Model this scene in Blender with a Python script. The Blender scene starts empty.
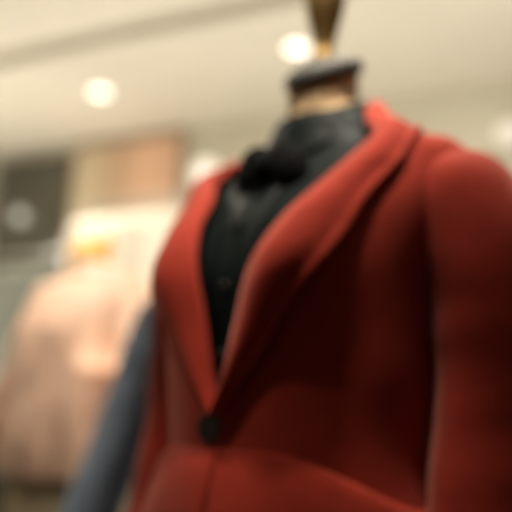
import bpy, bmesh, math, random
from math import sin, cos, pi, radians, sqrt
from mathutils import Vector, Matrix, noise
random.seed(4)
SC = bpy.context.scene
ROLL = 2.0        # slight lean of the hand-held camera
COL = SC.collection

# ------------------------------------------------------------------ materials
def mat(name, base, rough=0.8, metal=0.0, sheen=0.0, sheen_tint=None, var=0.0, vscale=60.0,
        bump=0.0, bscale=400.0, emit=None, estr=0.0, spec=0.5, base2=None):
    m = bpy.data.materials.new(name); m.use_nodes = True
    nt = m.node_tree; p = nt.nodes['Principled BSDF']
    p.inputs['Roughness'].default_value = rough
    p.inputs['Metallic'].default_value = metal
    p.inputs['Specular IOR Level'].default_value = spec
    tc = nt.nodes.new('ShaderNodeTexCoord')
    n = nt.nodes.new('ShaderNodeTexNoise'); n.inputs['Scale'].default_value = vscale
    n.inputs['Detail'].default_value = 4
    nt.links.new(tc.outputs['Object'], n.inputs['Vector'])
    r = nt.nodes.new('ShaderNodeValToRGB')
    b2 = base2 or tuple(min(1, c * (1 + var)) for c in base)
    r.color_ramp.elements[0].position = .35; r.color_ramp.elements[1].position = .65
    r.color_ramp.elements[0].color = tuple(c * (1 - var) for c in base) + (1,)
    r.color_ramp.elements[1].color = b2 + (1,)
    nt.links.new(n.outputs['Fac'], r.inputs['Fac'])
    nt.links.new(r.outputs['Color'], p.inputs['Base Color'])
    if sheen:
        p.inputs['Sheen Weight'].default_value = sheen
        p.inputs['Sheen Roughness'].default_value = .45
        p.inputs['Sheen Tint'].default_value = (sheen_tint or base) + (1,)
    if bump:
        w = nt.nodes.new('ShaderNodeTexNoise'); w.inputs['Scale'].default_value = bscale
        nt.links.new(tc.outputs['Object'], w.inputs['Vector'])
        b = nt.nodes.new('ShaderNodeBump'); b.inputs['Strength'].default_value = bump
        b.inputs['Distance'].default_value = .002
        nt.links.new(w.outputs['Fac'], b.inputs['Height'])
        nt.links.new(b.outputs['Normal'], p.inputs['Normal'])
    if emit:
        p.inputs['Emission Color'].default_value = emit + (1,)
        p.inputs['Emission Strength'].default_value = estr
    return m

RED = mat('red_wool', (.33, .029, .014), .85, var=.06, bump=.35, sheen=.28, sheen_tint=(1, .5, .4), spec=.12)
BLACK = mat('black_satin', (.0035, .0062, .0058), .55, var=.1, vscale=30, bump=.1, spec=.07)
BLACKV = mat('black_velvet', (.003, .003, .003), .9, var=.1, bump=.2, spec=.1)
BUTTON = mat('dark_horn', (.012, .007, .006), .3, var=.3, vscale=80)
LINEN = mat('tan_linen', (.50, .34, .19), .9, var=.08, vscale=150, bump=.4, bscale=700, spec=.2)
CAP = mat('dark_pewter', (.045, .041, .032), .7, metal=.1, var=.1)
BRASS = mat('aged_brass', (.40, .25, .08), .55, metal=.6, var=.15, vscale=25)
GOLD = mat('honey_gold', (.92, .52, .12), .4, metal=.25, var=.08, vscale=20)
IRON = mat('black_iron', (.03, .03, .03), .4, metal=.8, var=.1)
BLUE = mat('slate_blue_wool', (.15, .185, .235), .75, var=.1, bump=.35, sheen=.2, sheen_tint=(.5, .6, .8), spec=.2)
PINK = mat('blush_satin', (.74, .47, .33), .5, var=.06, vscale=12, bump=.15, sheen=.2, sheen_tint=(1, .8, .7))
CREAM = mat('cream_cloth', (.84, .79, .69), .8, var=.04, vscale=14, bump=.2)
GREYC = mat('sage_grey_cloth', (.19, .20, .17), .85, var=.12, vscale=14, bump=.3)
CAMEL = mat('camel_cloth', (.66, .53, .35), .85, var=.08, vscale=14, bump=.3)
STEEL = mat('brushed_steel', (.5, .5, .48), .3, metal=1, var=.05)
PLASTER = mat('ceiling_plaster', (.82, .785, .70), .95, var=.015, vscale=3, bump=.1, bscale=90, spec=.2)
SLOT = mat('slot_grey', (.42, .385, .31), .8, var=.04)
WALL = mat('wall_paint', (.62, .595, .49), .95, var=.02, vscale=2, bump=.1, bscale=80, spec=.2)
DARK = mat('charcoal_panel', (.10, .094, .075), .35, var=.12, vscale=4)
FLOOR = mat('dark_carpet', (.06, .05, .042), .8, var=.08, vscale=5)
TRIMW = mat('trim_white', (.85, .83, .78), .5, var=.02)
WARM = mat('lamp_lens', (1, .95, .85), .3, emit=(1, .93, .8), estr=3)
GLOBE = mat('opal_glass', (1, .97, .9), .3, emit=(1, .93, .82), estr=.6)
GLOBEF = mat('frosted_glass', (.8, .77, .7), .4, emit=(1, .93, .82), estr=.22)
REFLGLOW = mat('reflection_glow', (.6, .63, .6), .3, emit=(.8, .85, .8), estr=.28)  # weak glow imitating a lamp mirrored in dark glass
PLINTH = mat('plinth_white', (.8, .77, .7), .5, var=.03)

def poster_mat():
    m = bpy.data.materials.new('poster_print'); m.use_nodes = True
    nt = m.node_tree; p = nt.nodes['Principled BSDF']; p.inputs['Roughness'].default_value = .5
    tc = nt.nodes.new('ShaderNodeTexCoord'); sp = nt.nodes.new('ShaderNodeSeparateXYZ')
    nt.links.new(tc.outputs['Generated'], sp.inputs[0])
    ns = nt.nodes.new('ShaderNodeTexNoise'); ns.inputs['Scale'].default_value = 3
    nt.links.new(tc.outputs['Generated'], ns.inputs['Vector'])
    # across: cream ground, brown hair band, peach skin
    def ramp(stops, src):
        r = nt.nodes.new('ShaderNodeValToRGB'); e = r.color_ramp.elements
        e[0].position, e[0].color = stops[0][0], stops[0][1] + (1,)
        e[1].position, e[1].color = stops[-1][0], stops[-1][1] + (1,)
        for s in stops[1:-1]:
            k = e.new(s[0]); k.color = s[1] + (1,)
        nt.links.new(src, r.inputs['Fac']); return r
    add = nt.nodes.new('ShaderNodeMath'); add.operation = 'MULTIPLY_ADD'
    add.inputs[1].default_value = .12; nt.links.new(ns.outputs['Fac'], add.inputs[0])
    nt.links.new(sp.outputs['X'], add.inputs[2])
    a = ramp([(.05, (.74, .64, .46)), (.34, (.66, .52, .36)), (.48, (.60, .40, .27)), (.75, (.86, .55, .38)), (1, (.72, .45, .31))], add.outputs[0])
    b = ramp([(0, (0, 0, 0)), (.79, (0, 0, 0)), (.87, (1, 1, 1)), (1, (1, 1, 1))], sp.outputs['Z'])
    d = ramp([(0, (.66, .50, .33)), (.93, (.85, .78, .66)), (.0, (.7, .6, .4))], sp.outputs['Z'])
    mx = nt.nodes.new('ShaderNodeMix'); mx.data_type = 'RGBA'
    nt.links.new(b.outputs['Color'], mx.inputs['Factor'])
    mx.inputs[6].default_value = (.86, .78, .64, 1)
    nt.links.new(a.outputs['Color'], mx.inputs[7])
    nt.links.new(mx.outputs[2], p.inputs['Base Color'])
    return m
POSTER = poster_mat()

# ------------------------------------------------------------------ helpers
def link(name, verts, faces, m, parent=None, smooth=True, solid=0, bevel=0, sub=0, off=-1):
    me = bpy.data.meshes.new(name); me.from_pydata([tuple(v) for v in verts], [], faces); me.update()
    bm = bmesh.new(); bm.from_mesh(me); bmesh.ops.remove_doubles(bm, verts=bm.verts, dist=1e-6)
    bmesh.ops.recalc_face_normals(bm, faces=bm.faces); bm.to_mesh(me); bm.free()
    if smooth:
        me.polygons.foreach_set('use_smooth', [True] * len(me.polygons))
    me.materials.append(m)
    o = bpy.data.objects.new(name, me); COL.objects.link(o)
    if parent: o.parent = parent
    if solid:
        s = o.modifiers.new('s', 'SOLIDIFY'); s.thickness = solid; s.offset = off
    if bevel:
        b = o.modifiers.new('b', 'BEVEL'); b.width = bevel; b.segments = 3; b.limit_method = 'ANGLE'
    if sub:
        b = o.modifiers.new('u', 'SUBSURF'); b.levels = sub; b.render_levels = sub
    return o

def grid(rows, closed=False):
    v = [p for r in rows for p in r]; n = len(rows[0]); f = []
    for i in range(len(rows) - 1):
        for j in range(n if closed else n - 1):
            k = (j + 1) % n
            f.append((i*n + j, i*n + k, (i+1)*n + k, (i+1)*n + j))
    return v, f

def lathe(prof, c=(0, 0, 0), n=48, cap=True):
    rows = [[(c[0] + r*cos(2*pi*j/n), c[1] + r*sin(2*pi*j/n), c[2] + z) for j in range(n)] for r, z in prof]
    v, f = grid(rows, True)
    if cap:
        f.append(tuple(range(n))[::-1]); k = (len(rows) - 1)*n; f.append(tuple(range(k, k + n)))
    return v, f

def box(c, s, rz=0):
    v = []
    for x in (-1, 1):
        for y in (-1, 1):
            for z in (-1, 1):
                p = Vector((x*s[0]/2, y*s[1]/2, 0)); p.rotate(Matrix.Rotation(rz, 3, 'Z'))
                v.append((c[0] + p.x, c[1] + p.y, c[2] + z*s[2]/2))
    return v, [(0, 1, 3, 2), (4, 6, 7, 5), (0, 4, 5, 1), (2, 3, 7, 6), (0, 2, 6, 4), (1, 5, 7, 3)]

def merge(*ms):
    V, F = [], []
    for v, f in ms:
        k = len(V); V += list(v); F += [tuple(i + k for i in q) for q in f]
    return V, F

def spline(pts, t):
    n = len(pts) - 1; x = max(0, min(n - 1e-9, t*n)); i = int(x); u = x - i
    g = lambda k: pts[max(0, min(n, k))]
    out = []
    for a, b, c, d in zip(g(i-1), g(i), g(i+1), g(i+2)):
        out.append(.5*((2*b) + (-a + c)*u + (2*a - 5*b + 4*c - d)*u*u + (-a + 3*b - 3*c + d)*u**3))
    return out

def tube(ctrl, n=28, seg=48, wr=0, seed=0, sq=1.0, cap=True, wf=1.0):
    """ctrl rows: x,y,z,radius ; sq = flattening of the section across local y"""
    rows = []
    for i in range(seg + 1):
        t = i/seg; x, y, z, r = spline(ctrl, t)
        x2, y2, z2, _ = spline(ctrl, min(1, t + .01)); x1, y1, z1, _ = spline(ctrl, max(0, t - .01))
        d = Vector((x2 - x1, y2 - y1, z2 - z1)).normalized()
        a = d.cross(Vector((0, 1, 0)));  a = a.normalized() if a.length > .05 else Vector((1, 0, 0))
        b = d.cross(a).normalized(); P = Vector((x, y, z)); row = []
        for j in range(n):
            h = 2*pi*j/n
            q = P + a*cos(h)*r + b*sin(h)*r*sq
            if wr:
                w = noise.noise(Vector((q.x*9*wf + seed, q.y*9*wf, q.z*16*wf)))
                q += (a*cos(h) + b*sin(h))*wr*w
            row.append(tuple(q))
        rows.append(row)
    v, f = grid(rows, True)
    if cap:
        f.append(tuple(range(n))[::-1]); k = seg*n; f.append(tuple(range(k, k + n)))
    return v, f

def empty(name, loc, rz=0, label=None, cat=None, group=None, kind=None):
    o = bpy.data.objects.new(name, None); COL.objects.link(o); o.location = loc; o.rotation_euler = (0, 0, rz)
    o.empty_display_size = .1
    return tag(o, label, cat, group, kind)
def tag(o, label=None, cat=None, group=None, kind=None):
    for k, v in (('label', label), ('category', cat), ('group', group), ('kind', kind)):
        if v: o[k] = v
    return o
def struct(name, vf, m, **k):
    return tag(link(name, vf[0], vf[1], m, smooth=False, **k), kind='structure')

# ------------------------------------------------------------------ torso shape
#        z     half-w  front  back  centre-y
TORSO = [(.70, .200, .150, .135, -.015),
         (.85, .198, .150, .130, -.018),
         (.96, .180, .140, .120, -.024),
         (1.085, .156, .130, .098, -.038),
         (1.17, .166, .134, .108, -.038),
         (1.26, .174, .136, .118, -.034),
         (1.33, .188, .126, .122, -.028),
         (1.385, .200, .104, .116, -.016),
         (1.415, .202, .088, .104, -.010),
         (1.432, .190, .078, .092, -.006),
         (1.446, .155, .070, .082, -.002),
         (1.460, .118, .067, .074, 0),
         (1.480, .088, .066, .068, 0),
         (1.510, .070, .064, .064, 0),
         (1.540, .064, .060, .060, 0)]
def prof(z, table=TORSO):
    T = table
    if z <= T[0][0]: return T[0][1:]
    for i in range(len(T) - 1):
        if z <= T[i+1][0]:
            u = (z - T[i][0])/(T[i+1][0] - T[i][0])
            g = lambda k: T[max(0, min(len(T)-1, k))][1:]
            out = []
            for p0, p1, p2, p3, z0, z3 in zip(g(i-1), g(i), g(i+1), g(i+2), [T[max(0, i-1)][0]]*4, [T[min(len(T)-1, i+2)][0]]*4):
                h = T[i+1][0] - T[i][0]
                s = (p2 - p1)/h
                m1 = 0 if i == 0 else ((p1 - p0)/(T[i][0] - z0))
                m2 = s if i + 2 > len(T) - 1 else (p3 - p2)/(z3 - T[i+1][0])
                m1 = 0 if (m1*s <= 0) else 2*m1*s/(m1 + s)
                m2 = 0 if (m2*s <= 0) else 2*m2*s/(m2 + s)
                out.append((2*u**3 - 3*u*u + 1)*p1 + (u**3 - 2*u*u + u)*h*m1 + (-2*u**3 + 3*u*u)*p2 + (u**3 - u*u)*h*m2)
            return tuple(out)
    return T[-1][1:]

def S(th, z, off=0, bust=.020, fold=0):
    """surface point; th in degrees from the front, + to the wearer's left"""
    a, f, b, cy = prof(z); t = radians(th); s, c = sin(t), cos(t)
    d = f if c > 0 else b
    e = .92
    x = a*math.copysign(abs(s)**e, s); y = cy - d*math.copysign(abs(c)**e, c)
    w = math.exp(-((abs(x) - .078)/.05)**2 - ((z - 1.275)/.060)**2) if c > 0 else 0
    nx, ny = x/a/a, (y - cy)/d/d; L = sqrt(nx*nx + ny*ny) or 1
    k = off + bust*w
    if fold:
        k += fold*noise.noise(Vector((x*14, y*14, z*7)))
    zz = z
    # on the shoulder slope the surface faces upwards: lift there
    up = max(0, min(1, (z - 1.40)/.03)) * max(0, min(1, (1.53 - z)/.04))
    return Vector((x + nx/L*k*(1 - .75*up), y + ny/L*k*(1 - .75*up), zz + k*up*.9))

ZS = [.80 + i*.0125 for i in range(48)] + [1.40 + i*.005 for i in range(28)]

def garment_body(vfun, z0, z1, off, nth=96, bust=.020, fold=.004):
    zs = [z0] + [z for z in ZS if z0 + .003 < z < z1 - .003] + [z1]; rows = []
    for z in zs:
        aL, aR = vfun(z)
        rows.append([S(aL + (360 - aL + aR)*j/nth, z, off, bust, fold) for j in range(nth + 1)])
    return grid(rows)

def lapel_strip(ctrl, side, off=.007, n=60, m=12, roll=.014, hover=.006, lift=0):
    """ctrl rows: inner theta, inner z, outer theta, outer z"""
    rows = []
    for i in range(n + 1):
        ti, zi, to, zo = spline(ctrl, i/n); r = []
        for j in range(m + 1):
            s = j/m
            k = off + roll*sin(pi*min(1, s*1.15 + .05))*(1 if s < .9 else 1) + hover*s + lift*s*sin(pi*i/n)*(1 - i/n)*1.6
            p = S((ti + (to - ti)*s), zi + (zo - zi)*s, k)
            if side < 0: p.x = -p.x
            r.append(p)
        rows.append(r)
    return grid(rows)

def sleeve_vf(side, ctrl, wr=.006, seed=0, sq=1.12):
    c = [(side*x, y, z, r) for x, y, z, r in ctrl]
    return tube(c, 40, 70, wr, seed, sq, cap=False)

def mirror(ctrl): return ctrl

# ------------------------------------------------------------------ dress form
def dress_form(loc, rz, label, neck_m=LINEN, cap_m=CAP, fin_m=BRASS, finial=True, thick=1.0, ground=None):
    if ground is None: ground = -loc[2]
    """linen torso with a slanted neck cap and a turned finial, on a pole"""
    t = empty('dress_form', loc, rz, label, 'dress form')
    rows = [[S(360*j/72, z, -.022, .018) for j in range(72)] for z in [.74, .75] + [z for z in ZS if z < 1.51] + [1.53]]
    v, f = grid(rows, True); f.append(tuple(range(72)))
    torso = link('torso', v, f, LINEN, t)
    # neck: slanted top, lower in front
    rows = []
    for i in range(13):
        k = i/12; row = []
        for j in range(48):
            h = 2*pi*j/48; r = thick*(.047 + .006*(1 - k)**2 - .001*sin(pi*k))
            x, y = r*cos(h), r*sin(h)
            row.append((x, y - .004, 1.44 + (1.560 + y*.42 - 1.44)*k))
        rows.append(row)
    v, f = grid(rows, True); link('neck', v, f, neck_m, t)
    rows = []
    for (r, dz) in [(.046, .004), (.051, .004), (.0525, .008), (.0525, .018), (.050, .023), (.043, .027), (.030, .030), (.012, .032)]:
        r *= thick
        rows.append([(r*cos(2*pi*j/48), -.004 + r*sin(2*pi*j/48), 1.559 + dz + r*sin(2*pi*j/48)*.42*(1 if dz < .03 else .5)) for j in range(48)])
    v, f = grid(rows, True); f.append(tuple(range(48))[::-1]); f.append(tuple(range(7*48, 8*48)))
    ncap = link('neck_cap', v, f, cap_m, t)
    pr = [(.011, -.006), (.012, 0), (.011, .006), (.0095, .016), (.0105, .024), (.013, .040), (.017, .060), (.0205, .082), (.022, .10),
          (.020, .115), (.013, .125), (.011, .130), (.016, .137), (.019, .150), (.016, .165), (.008, .174), (.001, .177)]
    if finial:
        v, f = lathe([(r*1.35, z) for r, z in pr], (0, -.004, 1.593), 40, False); link('finial', v, f, fin_m, ncap)
    v, f = lathe([(.017, .045 + ground), (.017, .76)], n=24); link('pole', v, f, IRON, t)
    v, f = lathe([(.15, ground), (.155, .006 + ground), (.15, .016 + ground), (.06, .028 + ground), (.03, .05 + ground), (.02, .055 + ground)], n=48)
    link('base', v, f, IRON, t)
    return t

# ------------------------------------------------------------------ blazer
def vopen(z, zb=1.135):
    if z < zb: return (.6, .6)
    k = (z - zb)/(1.49 - zb)
    return None
def blazer(loc, rz, m, label, arms, peplum=True, group=None, lap=True, zb=1.135, button=True):
    t = empty('blazer', loc, rz, label, 'blazer', group)
    def vf(z):
        if z < zb: return (3.0, -1.5)if False else (-2.5, -2.5)
        k = min(1, (z - zb)/(1.47 - zb))
        e = 1.5 + 44*k**1.0; eR = 1.5 + 36*k**1.1
        if z > 1.43: e += (z - 1.43)/.07*34; eR += (z - 1.43)/.07*60
        return (-2.5 + e + 2.5*k, -2.5 - eR + 2.5*k)
    v, f = garment_body(vf, 1.02 if peplum else .86, 1.505, .006)
    link('body_panel', v, f, m, t, solid=.004)
    if peplum:
        rows = []
        for i in range(26):
            k = i/25; z = 1.088 - .21*k; row = []
            for j in range(150):
                h = -4 + 366*j/149
                dr = .055*(abs(sin(radians(h)))**3.4); zt = 1.088 - dr
                a, fr, b, cy = prof(zt)
                fl = .045*k**.62 + .012*k*sin(radians(h)*7)*min(1, k*2)
                p = S(h, zt, .010 + .004*j/149, 0); d = Vector((p.x, p.y - cy, 0)).normalized()
                q = p + d*(fl - .012*abs(sin(radians(h)))*k); q.z = z - dr*(1 - .5*k)
                row.append(q)
            rows.append(row)
        v, f = grid(rows); link('peplum', v, f, m, t, solid=.004)
    if lap:
        C = [(-1, zb - .012, 1, zb - .016), (2, zb + .03, 14, zb + .035), (6, zb + .085, 29, zb + .10), (12, 1.285, 42, 1.300),
             (20, 1.345, 47, 1.360), (29, 1.40, 52, 1.395), (44, 1.448, 57, 1.424), (66, 1.478, 74, 1.446)]
        CR = [(a*.82 if a < 40 else a, b, c*.94, d) for a, b, c, d in C[:-2]] + [(51, 1.438, 64, 1.412), (76, 1.468, 84, 1.440)]
        for s, cc in ((1, C), (-1, CR)):
            v, f = lapel_strip(cc, s, lift=.010); link('lapel', v, f, m, t, solid=.004)
        K = [(66, 1.479, 74, 1.447), (78, 1.494, 82, 1.450), (100, 1.522, 100, 1.452), (135, 1.524, 135, 1.452), (180, 1.524, 180, 1.452),
             (225, 1.524, 225, 1.452), (250, 1.515, 250, 1.450), (272, 1.488, 268, 1.444), (284, 1.469, 276, 1.441)]
        v, f = lapel_strip(K, 1, n=100); link('collar', v, f, m, t, solid=.004)
    for i, (s, ctrl) in enumerate(arms):
        v, f = sleeve_vf(s, ctrl, seed=i*7.3); link('sleeve', v, f, m, t, solid=.003, off=0)
    if button:
        p = S(-2, 1.108, .012)
        vv, ff = lathe([(.005, 0), (.013, 0), (.0165, .001), (.0165, .004), (.0145, .0058), (.011, .0046), (.001, .0046)], n=32, cap=False)
        vv = [(p.x + a, p.y - c, p.z + b) for a, b, c in vv]
        link('button', vv, ff, BUTTON, t)  # oversized button, its dark disc doubles as shade under the lapel
    return t

RZ = radians(-42)
LOC = (.085, .95, 0)
form = dress_form(LOC, RZ, 'tan linen dress form in the red blazer, with dark neck cap and brass finial')
ARM = [(.130, .004, 1.375, .030), (.165, .002, 1.378, .048), (.198, 0, 1.358, .062), (.218, 0, 1.300, .064), (.226, .004, 1.23, .061),
       (.226, .002, 1.16, .058), (.220, -.004, 1.09, .056), (.216, -.016, 1.00, .054), (.214, -.030, .92, .050), (.212, -.045, .86, .047)]
ARMR = [(.130, .004, 1.375, .030), (.165, .002, 1.378, .048), (.198, 0, 1.352, .058), (.218, 0, 1.300, .060), (.230, .004, 1.23, .058),
       (.242, .012, 1.16, .055), (.253, .010, 1.09, .053), (.262, .0, 1.00, .050), (.270, -.015, .92, .047), (.274, -.030, .86, .045)]
blz = blazer(LOC, RZ, RED, 'brick red wool blazer with wide lapels and flared waist worn over a black shirt', [(1, ARM), (-1, ARMR)])

# black shirt with stand collar and bow
sh = empty('shirt', LOC, RZ, 'black satin shirt with a collar worn under the red blazer', 'shirt')
rows = [[S(360*j/72, z, -.010, .020, .004) for j in range(72)] for z in [.90] + [z for z in ZS if .9 < z < 1.50] + [1.505]]
v, f = grid(rows, True); link('shirt_body', v, f, BLACK, sh, solid=.002)
rows = []
for i in range(9):
    k = i/8
    rows.append([(( .0615 - .003*k)*cos(h), -.004 + (.0605 - .003*k)*sin(h), 1.462 + (.046 + .026*sin(h) + .008*cos(h))*k) for h in [2*pi*j/56 for j in range(56)]])
v, f = grid(rows, True); cst = link('collar_stand', v, f, BLACK, sh, solid=.003)
for s in (1, -1):   # turned-down collar leaves
    rows = []
    for i in range(25):
        k = i/24; h = radians(92 - 178*k*.97) if s > 0 else radians(88 + 178*k*.97)
        h = radians(90) - s*radians(172*k)
        drop = .032 + .030*max(0, k - .55)/.45
        row = []
        for j in range(9):
            u = j/8; r = .0605 + .0075*u + .010*u*u
            row.append((r*cos(h), -.004 + r*sin(h), 1.511 + .026*sin(h) + .008*cos(h) + .004*sin(pi*u) - drop*u))
        rows.append(row)
    v, f = grid(rows); link('collar_leaf', v, f, BLACK, cst, solid=.003)
p0 = S(-2, 1.40, -.006)
# placket with buttons
rows = [[S(th, z, -.0055, .020) for th in (-9, -6, -3, 0, 3, 6)] for z in [1.09 + i*.01 for i in range(40)]]
v, f = grid(rows); plk = link('placket', v, f, BLACK, sh, solid=.003)
for z in (1.41, 1.335, 1.26, 1.185):
    p = S(-1.5, z, -.001, .020)
    vv, ff = lathe([(.002, 0), (.0055, .0), (.006, .001), (.0055, .0024), (.001, .002)], n=20, cap=False)
    link('button', [(p.x + a, p.y - c, p.z + b) for a, b, c in vv], ff, BUTTON, plk)

# bow
bow = empty('neck_bow', LOC, RZ, 'black velvet bow tied at the throat of the black shirt', 'bow')
B = Vector((-.004, -.100, 1.415))
for s in (1, -1):
    ctrl = [(B.x + s*.004, B.y, B.z + .004, .012), (B.x + s*.016, B.y - .004, B.z + .010, .022), (B.x + s*.022, B.y, B.z + .002, .030),
            (B.x + s*.028, B.y + .002, B.z - .022, .027), (B.x + s*.030, B.y + .004, B.z - .042, .012)]
    v, f = tube(ctrl, 28, 30, .004, s*3, .6); link('bow_loop', v, f, BLACKV, bow)
    ctrl = [(B.x + s*.003, B.y, B.z - .004, .009), (B.x + s*.008, B.y - .008, B.z - .022, .016), (B.x + s*.014, B.y - .014, B.z - .046, .022),
            (B.x + s*.017, B.y - .020, B.z - .074, .024)]
    v, f = tube(ctrl, 24, 30, .003, s*5, .28); link('bow_tail', v, f, BLACKV, bow)
v, f = tube([(B.x, B.y - .004, B.z + .016, .006), (B.x, B.y - .010, B.z + .010, .013), (B.x, B.y - .012, B.z, .015), (B.x, B.y - .010, B.z - .010, .013), (B.x, B.y - .004, B.z - .017, .006)], 24, 20)
link('knot', v, f, BLACKV, bow)

# ------------------------------------------------------------------ slate-blue jacket on a form behind
LB = (.01, 1.62, -.035); RB = radians(-8)
dress_form(LB, RB, 'tan dress form hidden behind the red blazer, wearing the slate blue jacket', finial=False)
AO = [(.130, .004, 1.385, .030), (.165, .002, 1.392, .050), (.196, 0, 1.365, .060), (.222, 0, 1.30, .062), (.248, 0, 1.22, .060),
      (.275, -.004, 1.13, .058), (.300, -.01, 1.05, .057), (.325, -.02, .97, .056), (.345, -.04, .89, .054), (.36, -.055, .84, .052)]
blazer(LB, RB, BLUE, 'slate blue jacket whose sleeve shows to the left of the red blazer', [(1, AO), (-1, AO)], peplum=False, button=False)

# ------------------------------------------------------------------ blush blouse on a form further back
LP = (-.53, 2.40, .075); RP = radians(-40)
dress_form(LP, RP, 'dress form with a honey gold neck wearing the blush blouse', neck_m=GOLD, cap_m=GOLD, fin_m=GOLD, finial=False, thick=1.4, ground=0)
bl = empty('blouse', LP, RP, 'blush pink blouse with full sleeves on the gold necked dress form', 'blouse')
rows = []
for z in [.86] + [z for z in ZS if .86 < z < 1.50] + [1.505]:
    lo = max(0, min(1, (1.25 - z)/.3))
    rows.append([S(360*j/96, z, .006 + .040*lo + .009*lo*sin(radians(360*j/96)*9), .02, .014) for j in range(96)])
v, f = grid(rows, True); link('body_panel', v, f, PINK, bl, solid=.003)
AP = [(.125, .004, 1.395, .035), (.165, .002, 1.410, .058), (.200, 0, 1.37, .068), (.225, 0, 1.31, .070), (.262, -.01, 1.22, .070),
      (.300, -.02, 1.13, .070), (.338, -.04, 1.05, .070), (.365, -.07, .98, .062), (.368, -.09, .94, .042), (.368, -.095, .91, .040)]
for s in (1, -1):
    v, f = sleeve_vf(s, AP, .012, s*2.1); link('sleeve', v, f, PINK, bl, solid=.003, off=0)
v, f = lapel_strip([(0, 1.490, 0, 1.462), (90, 1.49, 90, 1.462), (180, 1.49, 180, 1.462), (270, 1.49, 270, 1.462), (360, 1.49, 360, 1.462)], 1, n=72, roll=.01)
link('neck_ruffle', v, f, CREAM, bl, solid=.003)
v, f = lathe([(.30, 0), (.30, .067), (.296, .075)], (LP[0], LP[1], 0), 64)
tag(link('display_plinth', v, f, PLINTH, smooth=False), 'round white plinth under the gold necked dress form', 'plinth')
# camel skirt under the blouse
rows = []
for i in range(30):
    k = i/29; z = 1.06 - .62*k; r = .13 + .09*k**.8
    rows.append([((r + .006*k*sin(12*h))*cos(h)*1.15, -.025 + (r + .006*k*sin(12*h))*sin(h)*.85, z) for h in [2*pi*j/96 for j in range(96)]])
v, f = grid(rows, True); sk = link('skirt', v, f, CAMEL, solid=.003); sk.location = LP; sk.rotation_euler = (0, 0, RP)
tag(sk, 'camel skirt worn below the blush blouse', 'skirt')

# ------------------------------------------------------------------ room shell
WA = radians(-25.5)                     # back wall direction
nx, ny = sin(-WA), cos(-WA)             # its normal, away from the camera
tx, ty = cos(WA), sin(WA)
CZ = 3.0
def wt(x, y): return (x*nx + y*ny, x*tx + y*ty)
CAMM = Matrix.Rotation(radians(90 + 12), 3, 'X') @ Matrix.Rotation(radians(ROLL), 3, 'Z')
def sight(px, py): return CAMM @ Vector(((px - 256)/760, (256 - py)/760, -1))
def ray(px, py, n):
    d = sight(px, py); s = n/(nx*d.x + ny*d.y); return wt(d.x*s, d.y*s)[1], 1.12 + d.z*s
def up_at(px, py):
    d = sight(px, py); s = (CZ - 1.12)/d.z; return wt(d.x*s, d.y*s)
def W(n, t, z): return Vector((nx*n + tx*t, ny*n + ty*t, z))
def wbox(n, t, z, sn, st, sz): return box(W(n, t, z), (st, sn, sz), WA)
struct('floor', wbox(1.0, .5, -.05, 8.6, 9.5, .1), FLOOR)
WN = up_at(140, 136)[0]; SN = up_at(125, 33)[0]
# ceiling with two recessed slots: strips between them
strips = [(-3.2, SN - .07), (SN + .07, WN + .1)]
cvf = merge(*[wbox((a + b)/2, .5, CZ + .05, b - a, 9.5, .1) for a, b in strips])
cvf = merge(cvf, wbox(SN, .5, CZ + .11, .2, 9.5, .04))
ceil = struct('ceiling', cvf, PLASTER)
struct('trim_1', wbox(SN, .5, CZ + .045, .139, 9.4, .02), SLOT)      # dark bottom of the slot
struct('wall_back', wbox(WN + .05, .5, 1.5, .1, 9.5, 3.0), WALL)
struct('wall_left', wbox(1.0, -4.2, 1.5, 8.6, .1, 3.0), WALL)
struct('wall_right', wbox(1.0, 5.2, 1.5, 8.6, .1, 3.0), WALL)
struct('baseboard_back', wbox(WN - .012, .5, .06, .02, 9.4, .12), TRIMW)
# linear air diffuser
ad = empty('air_diffuser', W(up_at(440, 30)[0], 1.85, CZ), WA, 'long grey slot air diffuser in the ceiling above the red blazer', 'air diffuser')
L_ = 3.2
link('frame', *merge(box((0, -.09, -.004), (L_, .02, .008)), box((0, .09, -.004), (L_, .02, .008)), box((-L_/2, 0, -.004), (.02, .2, .008)), box((L_/2, 0, -.004), (.02, .2, .008))), SLOT, ad, smooth=False)
for k in (-3, -2, -1, 0, 1, 2, 3):
    link('louvre', *box((0, k*.022, -.004), (L_ - .02, .012, .006)), SLOT, ad, smooth=False)

def downlight(n, t, label, power, spot=100, r=.055):
    p = W(n, t, CZ)
    d = empty('downlight', p, 0, label, 'downlight', 'ceiling downlights')
    v, f = lathe([(r, 0), (r + .002, -.006), (r + .018, -.006), (r + .02, -.001)], n=48, cap=False); link('trim_ring', v, f, TRIMW, d)
    v, f = lathe([(.001, -.0025), (r*.6, -.0025), (r, -.001)], n=48, cap=False); link('lens', v, f, WARM, d)
    l = bpy.data.lights.new('spot', 'SPOT'); l.energy = power; l.spot_size = radians(spot); l.spot_blend = .6
    l.shadow_soft_size = r; l.color = (1, .90, .74)
    lo = bpy.data.objects.new('lamp_beam', l); COL.objects.link(lo); lo.location = p + Vector((0, 0, -.02))
    return d
downlight(*up_at(100, 92), 'lit round ceiling downlight above the dark panel and poster, left in the photo', 45)
downlight(*up_at(297, 48), 'lit round ceiling downlight seen beside the brass finial', 45)
downlight(up_at(297, 48)[0] - .12, up_at(297, 48)[1] + 1.45, 'lit round ceiling downlight out of frame on the right', 25)

KEYS = []
def area(name, loc, tgt, size, power, col=(1, .9, .75)):
    l = bpy.data.lights.new(name, 'AREA'); l.shape = 'DISK'; l.size = size; l.energy = power; l.color = col
    o = bpy.data.objects.new(name, l); COL.objects.link(o); o.location = loc
    o.rotation_euler = (Vector(tgt) - Vector(loc)).to_track_quat('-Z', 'Y').to_euler()
    return o
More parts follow.
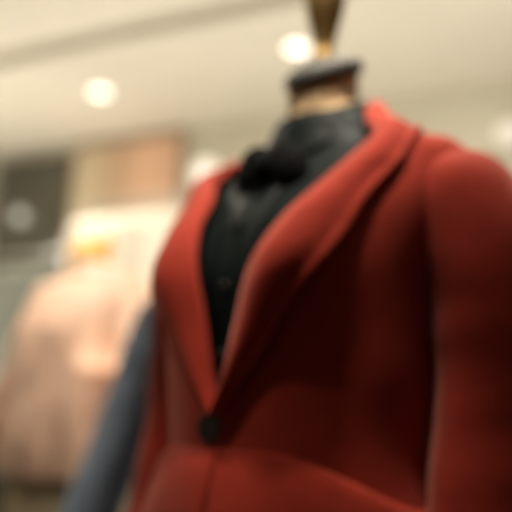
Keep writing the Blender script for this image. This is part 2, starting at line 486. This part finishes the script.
# lightbox poster
def wall_obj(n, px0, px1): pass
t0, t1 = ray(78, 150, WN)[0], ray(188, 130, WN)[0]
pc = (t0 + t1)/2; pw = t1 - t0
po = empty('wall_poster', W(WN - .03, pc, 0), WA, 'tall poster printed in peach and cream on the back wall', 'poster')
link('frame', *merge(box((0, 0, 2.975), (pw, .04, .03)), box((-pw/2 + .012, 0, 1.6), (.024, .04, 2.72)), box((pw/2 - .012, 0, 1.6), (.024, .04, 2.72)), box((0, 0, .225), (pw, .04, .03))), mat('frame_taupe', (.35, .28, .19), .5), po, smooth=False, bevel=.003)
link('print', *box((0, .003, 1.6), (pw - .03, .025, 2.7)), POSTER, po, smooth=False)

# dark panelled niche
dk0 = -4.1; dk1 = t0 - .03
struct('door_1', wbox(WN - .03, (dk0 + dk1)/2, 1.46, .06, dk1 - dk0, 2.92), DARK)

def globe(n, t, z, r, m, label):
    g = empty('wall_lamp', W(n, t, z), WA, label, 'wall lamp')
    v, f = lathe([(r*sin(pi*i/20) + 1e-4, -r*cos(pi*i/20)) for i in range(21)], n=40, cap=False); link('globe', v, f, m, g)
    d = WN - n - r*.9 + .0
    v, f = lathe([(.012, 0), (.012, d*.9)], n=16); v = [(x, z_ + r*.9, y) for x, y, z_ in v]; link('arm', v, f, STEEL, g)
    return g
t_, z_ = ray(206, 175, WN - .16); globe(WN - .16, t_, z_, .095, GLOBE, 'glowing opal globe wall lamp left of the shirt bow')
t_, z_ = ray(510, 134, WN - .16); globe(WN - .16, t_, z_, .07, GLOBEF, 'glowing opal globe wall lamp behind the right shoulder of the red blazer')
t_, z_ = ray(20, 216, WN - .2); globe(WN - .2, t_, z_, .05, REFLGLOW, 'dim grey glowing globe standing in for a lamp reflection on the dark panel')  # added globe, stands in for a reflection in the dark panel

# rails with hanging coats
def coat_on_hanger(loc, rz, m, label, group, w=.21, depth=.07, h=1.0):
    t = empty('coat', loc, rz, label, 'coat', group)
    rows = []
    for i in range(50):
        k = i/49
        if k < .12:
            u = k/.12; a = .035 + (w - .035)*u**.8; d = .03 + (depth - .03)*u; z = -.03 - .075*u
        else:
            u = (k - .12)/.88; a = w*(1 + .12*u - .10*sin(pi*min(1, u*1.6))); d = depth*(1 + .3*u); z = -.105 - (h - .105)*u
        r = []
        for j in range(80):
            q = 2*pi*j/80; s_ = 1 + .07*min(1, k*2)*sin(q*8 + 1) + .05*noise.noise(Vector((cos(q)*2, sin(q)*2, z*5 + loc[0])))
            r.append((a*cos(q)*s_, d*sin(q)*s_, z))
        rows.append(r)
    v, f = grid(rows, True); link('coat_body', v, f, m, t, solid=.003)
    for s in (1, -1):
        v, f = tube([(s*(w - .05), 0, -.11, .04), (s*(w - .01), 0, -.15, .052), (s*(w + .015), 0, -.28, .050), (s*(w + .03), -.01, -.45, .046), (s*(w + .035), -.03, -.66, .042)], 28, 40, .007, s + loc[0])
        link('sleeve', v, f, m, t)
    v, f = tube([(0, 0, -.05, .0025), (0, 0, 0, .0025), (0, 0, .02, .0025), (.014, 0, .038, .0025), (0, 0, .052, .0025), (-.014, 0, .042, .0025)], 10, 30)
    link('hanger_hook', v, f, STEEL, t)
    return t
def rail(name, a, b, z, label):
    t = empty('clothes_rail', ((a[0] + b[0])/2, (a[1] + b[1])/2, 0), math.atan2(b[1] - a[1], b[0] - a[0]), label, 'clothes rail')
    L = math.dist(a, b)
    v, f = lathe([(.014, -L/2), (.014, L/2)], n=20); link('crossbar', [(c, x, y + z) for x, y, c in v], f, STEEL, t)
    for s in (-1, 1):
        v, f = lathe([(.014, .03), (.014, z)], (s*(L/2 - .02), 0, 0), 20); link('upright', v, f, STEEL, t)
        link('foot', *box((s*(L/2 - .02), 0, .015), (.05, .45, .03)), STEEL, t, smooth=False, bevel=.004)
    return t
rt = ray(96, 200, 3.75)[0]; ra, rb = W(3.75, rt, 0), W(3.75, rt + 1.15, 0)
rail('r', ra, rb, 2.37, 'steel clothes rail of cream coats in front of the poster')
cn = ['cream coat hanging on the rail in front of the poster, nearest the gold necked form', 'cream coat second along the rail behind the blush blouse', 'cream coat third along the rail, left of the red blazer', 'cream coat hanging at the hidden end of the rail behind the red blazer']
for i in range(4):
    p = ra.lerp(rb, .10 + .26*i)
    coat_on_hanger((p.x, p.y, 2.336), WA + radians(62), CREAM, cn[i], 'cream coats on the steel rail', h=1.25)
sa, sb = W(3.2, wt(-1.35, 3.4)[1] - .75, 0), W(3.2, wt(-1.35, 3.4)[1] + .1, 0)
rail('r', sa, sb, 1.96, 'steel clothes rail of grey coats against the dark panel')
gn = ['sage grey coat on the rail in front of the dark panel, at the left edge', 'sage grey coat on the rail in front of the dark panel, nearer the blush blouse', 'sage grey coat at the rail end just left of the blush blouse']
for i in range(3):
    p = sa.lerp(sb, .2 + .3*i)
    coat_on_hanger((p.x, p.y, 1.926), WA + radians(64), GREYC, gn[i], 'grey coats by the dark panel', h=1.15)

def spot(name, loc, tgt, size, power, r=.04, blend=1.0, col=(1, .9, .76)):
    l = bpy.data.lights.new(name, 'SPOT'); l.energy = power; l.spot_size = radians(size); l.spot_blend = blend
    l.shadow_soft_size = r; l.color = col
    o = bpy.data.objects.new(name, l); COL.objects.link(o); o.location = loc
    o.rotation_euler = (Vector(tgt) - Vector(loc)).to_track_quat('-Z', 'Y').to_euler()
spot('key_light', (-.02, .56, 2.9), (.085, .90, 1.50), 19.5, 300, r=.12)
spot('coat_fill', (-.9, 2.5, 2.9), ra.lerp(rb, .2) + Vector((0, 0, 1.9)), 45, 17, r=.08, col=(1, .94, .88))  # added spot to brighten the cream coats, no fixture behind it
spot('front_panel_fill', (-.85, .30, 2.9), (-.02, .86, 1.22), 11, 60, r=.05)  # weak extra spot put in to lift the blazer's front panel
spot('blouse_fill', (-.95, 1.1, 2.9), (-.52, 2.38, 1.36), 24, 150, r=.08, col=(1, .92, .82))  # front spot added so the blouse comes out brighter
spot('jacket_fill', (-1.0, 1.0, 2.9), (-.36, 1.56, 1.1), 16, 110, r=.05)  # spot added for the blue sleeve, which the other lamps miss
area('fill_light', (-.22, .74, 2.9), (.08, .95, 1.4), .2, 6)
area('side_light', (.8, .85, 2.9), (.25, .85, 1.3), .2, 5)
area('rim_light', (.5, 1.5, 2.9), (.15, .95, 1.4), .2, 16)
area('store_light', (-1.2, 2.9, 2.9), (-1.0, 3.2, 1.2), .6, 26)
area('store_light', (1.2, 2.6, 2.9), (1.0, 3.4, .5), .8, 14)
area('ceiling_fill', (.4, 2.6, 1.2), (.4, 2.8, 3), 2.0, 28)  # unseen upward area light, added to brighten the ceiling
area('ceiling_fill', (-1.75, 4.0, 1.0), (-1.7, 4.1, 3), 1.6, 42)  # second unseen upward light, added for the darker ceiling at left

# ------------------------------------------------------------------ world, camera
w = bpy.data.worlds.new('World'); SC.world = w; w.use_nodes = True
w.node_tree.nodes['Background'].inputs[0].default_value = (1, .9, .74, 1)
w.node_tree.nodes['Background'].inputs[1].default_value = .05
cd = bpy.data.cameras.new('Camera'); cam = bpy.data.objects.new('Camera', cd); COL.objects.link(cam)
cd.sensor_width = 36; cd.lens = 36*760/512; cd.clip_start = .05
cam.location = (0, 0, 1.12); cam.rotation_euler = (Matrix.Rotation(radians(90 + 12), 3, 'X') @ Matrix.Rotation(radians(ROLL), 3, 'Z')).to_euler()
cd.dof.use_dof = True; cd.dof.focus_distance = .5; cd.dof.aperture_fstop = 2.5
SC.camera = cam
SC.view_settings.view_transform = 'Standard'; SC.view_settings.look = 'None'
SC.view_settings.exposure = 0; SC.view_settings.gamma = 1; SC.view_settings.use_curve_mapping = False
